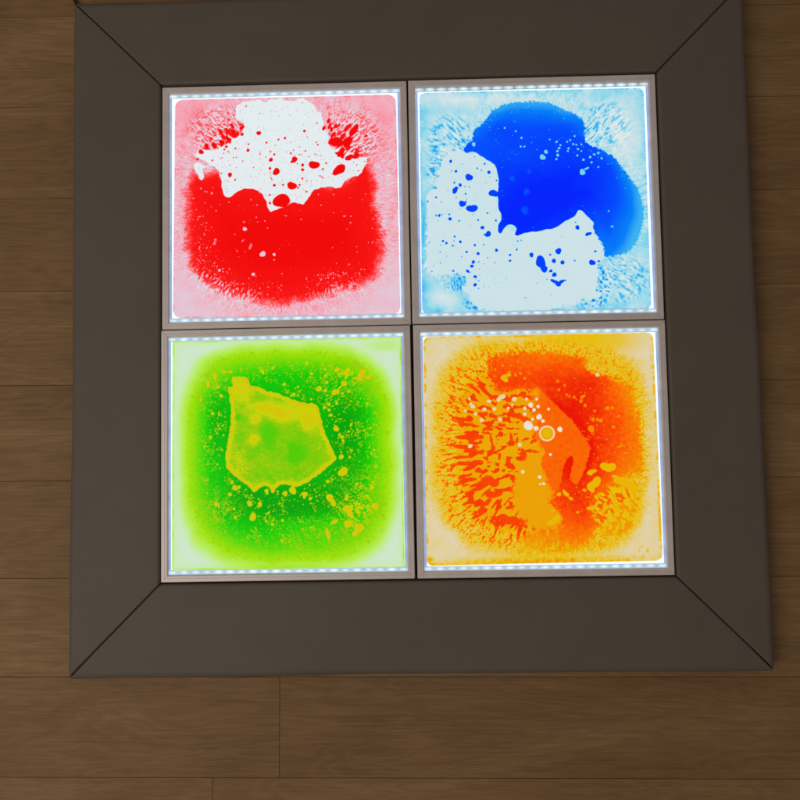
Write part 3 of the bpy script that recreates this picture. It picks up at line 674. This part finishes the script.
    # thin translucent sail
    sail = p.sd([(374, 203), (392, 212), (420, 242), (455, 275), (485, 305), (515, 345), (534, 375), (536, 395), (526, 430), (514, 465), (500, 490), (488, 490), (478, 470), (484, 440), (488, 415), (478, 408), (462, 430), (455, 462), (450, 490), (440, 515), (425, 505), (405, 460),
                 (392, 430), (404, 398), (392, 372), (350, 330), (320, 270), (300, 225), (330, 220), (368, 236)], wob=2.5, wf=1 / 14)
    sa = ss(-1.5, 2.5, sail)
    left_open = ss(400, 350, X)
    sv = .70 - .03 * f3 + .05 * f4
    D = lerp(D, lerp(np.where((dark > .5) | (fg > .5), .80, .475), sv, ss(352, 392, X + 16 * f4 + 8 * f2)), sa * (1 - left_open * .2))
    D = lerp(D, .46, np.exp(-(((X - 378) / 12) ** 2 + ((Y - 225) / 16) ** 2)) * .9)
    D += .16 * ss(-26, -3, sail) * ss(0, -3, sail) * ss(400, 440, X) * ss(520, 430, Y)
    yp = p.spots([(590, 442, 20, 15, 10), (550, 490, 20, 14, -35), (540, 505, 12, 10), (540, 457, 18, 7, -15), (640, 488, 36, 13, 15), (660, 502, 22, 12, 40), (540, 563, 11, 7), (465, 520, 6, 12, -35), (445, 522, 6), (480, 535, 10, 4, 30), (612, 555, 10, 22, -15), (580, 560, 6, 14, 10),
                  (520, 510, 7, 4), (555, 530, 6), (430, 600, 18, 10, -20), (440, 590, 9), (610, 470, 14, 5, 20), (286, 178, 12, 10), (298, 168, 6), (500, 575, 4), (555, 552, 5)], 3, .3)
    D = lerp(D, .38, yp)
    # bubbles of orange in the red
    inr = B * (1 - sa) * (1 - yp)
    ob = p.spots([(540, 328, 10), (587, 266, 6), (602, 265, 5), (545, 300, 6), (558, 300, 5), (568, 303, 6), (605, 322, 5), (515, 232, 8, 5, -35), (510, 245, 5, 7), (490, 234, 4.5), (468, 226, 4), (445, 212, 4), (442, 186, 4), (462, 198, 4), (522, 258, 5), (300, 160, 4.5), (318, 168, 4.5), (332, 163, 4.5),
                  (345, 178, 4.5), (258, 152, 4), (280, 140, 4), (325, 130, 3), (305, 140, 3), (240, 260, 4), (625, 380, 9, 3, -20), (640, 400, 6, 3), (620, 290, 6, 2.5, -20), (550, 275, 4), (476, 230, 3)], 2)
    reg = inr * (ss(430, 520, X) * (.25 + np.exp(-(((X - 590) / 80) ** 2 + ((Y - 380) / 60) ** 2)) + .7 * np.exp(-(((X - 490) / 40) ** 2 + ((Y - 210) / 40) ** 2)) + .9 * np.exp(-(((X - 560) / 90) ** 2 + ((Y - 520) / 70) ** 2))) + .1)
    ob = np.maximum(ob, .7 * p.spots(p.scatter(380, np.clip(reg, 0, 1), .9, 3.4, 2.4), 1.4))
    D = lerp(D, .50, ob * .85)
    D = lerp(D, .80, .8 * p.spots(p.scatter(60, sa * ss(400, 440, X), 1, 3, 2), 1.4))
    D = np.maximum(D, .62 * p.spots(p.scatter(45, ss(0, 10, centre), .8, 2.2, 2), 1.2))
    # bright air bubbles and the ringed one
    wb = p.spots([(355, 319, 13.5), (378, 327, 7), (448, 330, 7.5), (387, 293, 8), (315, 240, 7), (278, 234, 11, 7, -20), (268, 242, 6), (240, 247, 7, 5), (192, 262, 8, 6, 20), (186, 256, 5), (200, 285, 5), (226, 271, 7, 5, -15), (255, 270, 6), (296, 268, 4.5), (272, 301, 6), (218, 303, 6), (345, 268, 5),
                  (362, 258, 7), (372, 272, 5), (380, 240, 4), (398, 305, 5), (415, 270, 4), (350, 240, 4), (345, 285, 4.5), (384, 262, 5), (184, 380, 8, 5, -30), (330, 376, 6), (338, 456, 5.5), (388, 471, 5), (400, 491, 4), (182, 240, 4), (170, 276, 4), (558, 166, 6), (420, 405, 4), (308, 258, 4), (390, 492, 3), (368, 300, 4)], 2.4, .1)
    G = wb * np.where((X > 340) & (X < 470), .90, .58)
    rg = np.hypot(X - 410, Y - 342)
    D = np.where(rg < 23, lerp(D, .36 + .10 * ss(8, 18, rg), ss(23, 20, rg)), D)
    G = np.maximum(G, .62 * ss(3.5, 1.5, np.abs(rg - 21)))
    # corner stains, lower right
    u_, v_ = (X + Y - 1395) / 1.414, (X - Y - 15) / 1.414
    wv = 7 * p.fbm(1 / 18, 95, 2)
    st = np.exp(-(((u_ + wv - .010 * v_ ** 2 * 1) / 5) ** 2 + (v_ / 42) ** 2)) + .7 * np.exp(-(((u_ + 20 + wv) / 4) ** 2 + ((v_ + 8) / 20) ** 2))
    D = np.maximum(D, np.clip(st, 0, 1) * .40 * ss(-.4, .2, f4)); D = np.maximum(D, .5 * np.exp(-(((X - 62) / 12) ** 2 + ((Y - 712) / 9) ** 2)))
    line = ss(9, .8, np.abs(mask - 4)) * ss(-.3, .35, f4 * .5 + .6 * f2)
    D = np.maximum(D, line * .46)
    return p, np.clip(D, 0, 1), np.clip(G, 0, 1), ss(3, -1, mask)

DYE = {
 'red': make_dye('red_dye', [(0, (229, 239, 241)), (.12, (226, 206, 220)), (.30, (246, 168, 184)), (.55, (252, 92, 96)), (.8, (255, 26, 22)), (1, (243, 4, 4))], [(0, (255, 255, 255)), (1, (255, 255, 255))]),
 'blue': make_dye('blue_dye', [(0, (224, 234, 236)), (.10, (202, 227, 233)), (.25, (150, 218, 236)), (.42, (64, 190, 240)), (.60, (0, 130, 250)), (.80, (0, 76, 255)), (.90, (0, 58, 255)), (1, (0, 36, 255))], [(0, (255, 255, 255)), (1, (255, 255, 255))]),
 'green': make_dye('green_dye', [(0, (210, 230, 228)), (.12, (204, 234, 180)), (.28, (184, 238, 84)), (.40, (166, 228, 0)), (.60, (92, 218, 0)), (.80, (14, 206, 0)), (1, (0, 166, 4))],
                   [(0, (136, 206, 0)), (.2, (136, 206, 0)), (.42, (154, 204, 2)), (.62, (200, 214, 0)), (.82, (216, 196, 0)), (1, (228, 184, 0))], (232, 255, 240)),
 'orange': make_dye('orange_dye', [(0, (224, 216, 196)), (.12, (228, 206, 142)), (.24, (232, 196, 60)), (.34, (234, 190, 0)), (.46, (236, 166, 0)), (.60, (250, 124, 0)), (.78, (252, 78, 0)), (.9, (244, 46, 0)), (1, (236, 22, 0))],
                    [(0, (240, 170, 30)), (.4, (240, 200, 120)), (.7, (236, 216, 190)), (1, (238, 232, 226))]),
}

# ------------------------------------------------------------------ tiles
HT, LIP, INN = 0.2512, 0.0140, 0.2372          # half size, frame lip, inner half size
ZT = 0.0475
CH = 0.0086                                     # lit channel width
led_mesh = None
def bar(parent, k):
    """one mitred aluminium length, k = quarter turns"""
    prof = [(0, .001), (0, ZT - .0012), (.0012, ZT), (.0068, ZT), (.0073, ZT - .0005), (.0080, ZT - .0005), (.0085, ZT), (.0118, ZT), (LIP, ZT - .0024), (LIP, ZT - .0065), (.011, ZT - .0065), (.011, .001)]
    V, F = [], []
    n = len(prof); g = 0.00018
    for sgn in (-1, 1):
        for d, z in prof:
            y = HT - d; V.append((sgn * (y - g), y, z))
    for i in range(n):
        j = (i + 1) % n
        F.append((i, j, n + j, n + i))
    F.append(tuple(range(n))); F.append(tuple(n + i for i in range(n))[::-1])
    a = k * math.pi / 2; ca, sa = round(math.cos(a)), round(math.sin(a))
    V = [(x * ca - y * sa, x * sa + y * ca, z) for x, y, z in V]
    o = from_pydata('frame_bar', V, F, ALU, parent)
    bm = bmesh.new(); bm.from_mesh(o.data); bmesh.ops.recalc_face_normals(bm, faces=bm.faces); bm.to_mesh(o.data); bm.free()
def led_bead():
    V, F = [], []
    n = 24; a, b, h = .0112, .0036, .0006
    V.append((0, 0, h)); rings = 4
    for q in range(1, rings + 1):
        t = q / rings
        for i in range(n):
            an = 2 * math.pi * i / n; V.append((a * t * math.cos(an), b * t * math.sin(an), h * (1 - t * t)))
    for i in range(n): F.append((0, 1 + i, 1 + (i + 1) % n))
    for q in range(rings - 1):
        for i in range(n):
            i2 = (i + 1) % n; F.append((1 + q * n + i, 1 + (q + 1) * n + i, 1 + (q + 1) * n + i2, 1 + q * n + i2))
    me = bpy.data.meshes.new('led'); me.from_pydata(V, [], F); me.materials.append(LED)
    return me
LEDM = led_bead()
def strip(parent, k, mat, leds, w):
    zc = ZT - .0058
    x0, y0, y1 = INN - .0001, INN - w, INN + .001
    V = [(-y0 if k % 2 == 0 else -y0, y0, zc), (y0, y0, zc), (y1, y1, zc), (-y1, y1, zc)]
    V += [(x, y, zc - .002) for x, y, z in V]
    F = [(0, 1, 2, 3), (4, 7, 6, 5), (0, 4, 5, 1), (1, 5, 6, 2), (2, 6, 7, 3), (3, 7, 4, 0)]
    a = k * math.pi / 2; ca, sa = round(math.cos(a)), round(math.sin(a))
    R = lambda x, y, z: (x * ca - y * sa, x * sa + y * ca, z)
    o = from_pydata('light_or_reflective_strip', [R(*v) for v in V], F, mat, parent)
    if leds:
        n = 21
        for i in range(n):
            l = bpy.data.objects.new('led', LEDM); C.objects.link(l); l.parent = o
            x = -INN + .008 + (2 * INN - .016) * i / (n - 1)
            l.location = R(x, INN - w * .5, zc + .0003); l.rotation_euler[2] = a
def tile(cx, cy, rz, fn, dye, label, green=False):
    t = bpy.data.objects.new('light_tile', None); C.objects.link(t)
    t.location = (cx, cy, 0); t.rotation_euler[2] = rz
    t['label'] = label; t['category'] = 'liquid floor tile'; t['group'] = 'four lit liquid tiles inside the padded border'
    for k in range(4): bar(t, k)
    strip(t, 0, STRIP_G if green else STRIP, True, CH); strip(t, 2, STRIP, True, CH)
    strip(t, 1, SIDE, False, .0048); strip(t, 3, SIDE, False, .0048)  # sides hold no LEDs, only reflective strips with glow put into the material
    p, D, G, Cl = fn()
    x = (p.u - .5) * 2 * INN; y = (.5 - p.v) * 2 * INN
    z = np.full_like(x, ZT - .0050)
    P = np.stack([x, y, z], -1)[::-1]           # rows from near to far so normals face up
    attr = np.stack([D, G, Cl, np.ones_like(D)], -1)[::-1]
    grid_mesh('liquid_panel', P, DYE[dye], t, smooth=False, attr=attr)
    b = HT - .004
    V = [(-b, -b, .0008), (b, -b, .0008), (b, b, .0008), (-b, b, .0008)]; V += [(x_, y_, .034) for x_, y_, _ in V]
    F = [(0, 3, 2, 1), (4, 5, 6, 7), (0, 1, 5, 4), (1, 2, 6, 5), (2, 3, 7, 6), (3, 0, 4, 7)]
    bb = HT - .0122
    V = [(math.copysign(bb, x_), math.copysign(bb, y_), z_) for x_, y_, z_ in V]
    from_pydata('base_panel', V, F, DARK, t)
tile(-.2535, .2515, .0005, paint_red, 'red', 'lit tile of red liquid with a large white splash across its upper part')
tile(.2522, .2520, -.0010, paint_blue, 'blue', 'lit tile of blue liquid over pale speckled white and cyan', True)
tile(-.2550, -.2530, .0010, paint_green, 'green', 'lit tile of green liquid around a yellowish blob')
tile(.2530, -.2530, -.0005, paint_orange, 'orange', 'lit tile of orange and yellow liquid with white bubbles')

# ------------------------------------------------------------------ light, world, camera
w = bpy.data.worlds.new('World'); S.world = w; w.use_nodes = True
bg = w.node_tree.nodes['Background']; bg.inputs[0].default_value = (1.0, 0.93, 0.84, 1); bg.inputs[1].default_value = 0.17
def area(name, loc, target, size, power, colr):
    l = bpy.data.lights.new(name, 'AREA'); l.size = size; l.energy = power; l.color = colr
    o = bpy.data.objects.new(name, l); C.objects.link(o); o.location = loc
    o.rotation_euler = (Vector(target) - Vector(loc)).to_track_quat('-Z', 'Y').to_euler()
area('room_lamp', (-2.0, -1.0, 3.0), (-.3, -.1, 0), 2.6, 39, (1.0, 0.95, 0.88))

cam = bpy.data.cameras.new('camera'); co = bpy.data.objects.new('camera', cam); C.objects.link(co)
co.location = (0.00817, -0.26574, 1.72054); co.rotation_euler = (0.06773, 0.02204, -0.01756)
cam.sensor_width = 36; cam.lens = 841.24 / 800 * 36; cam.clip_start = .05; cam.clip_end = 100
S.camera = co
S.view_settings.view_transform = 'Standard'; S.view_settings.look = 'None'
S.view_settings.exposure = 0; S.view_settings.gamma = 1
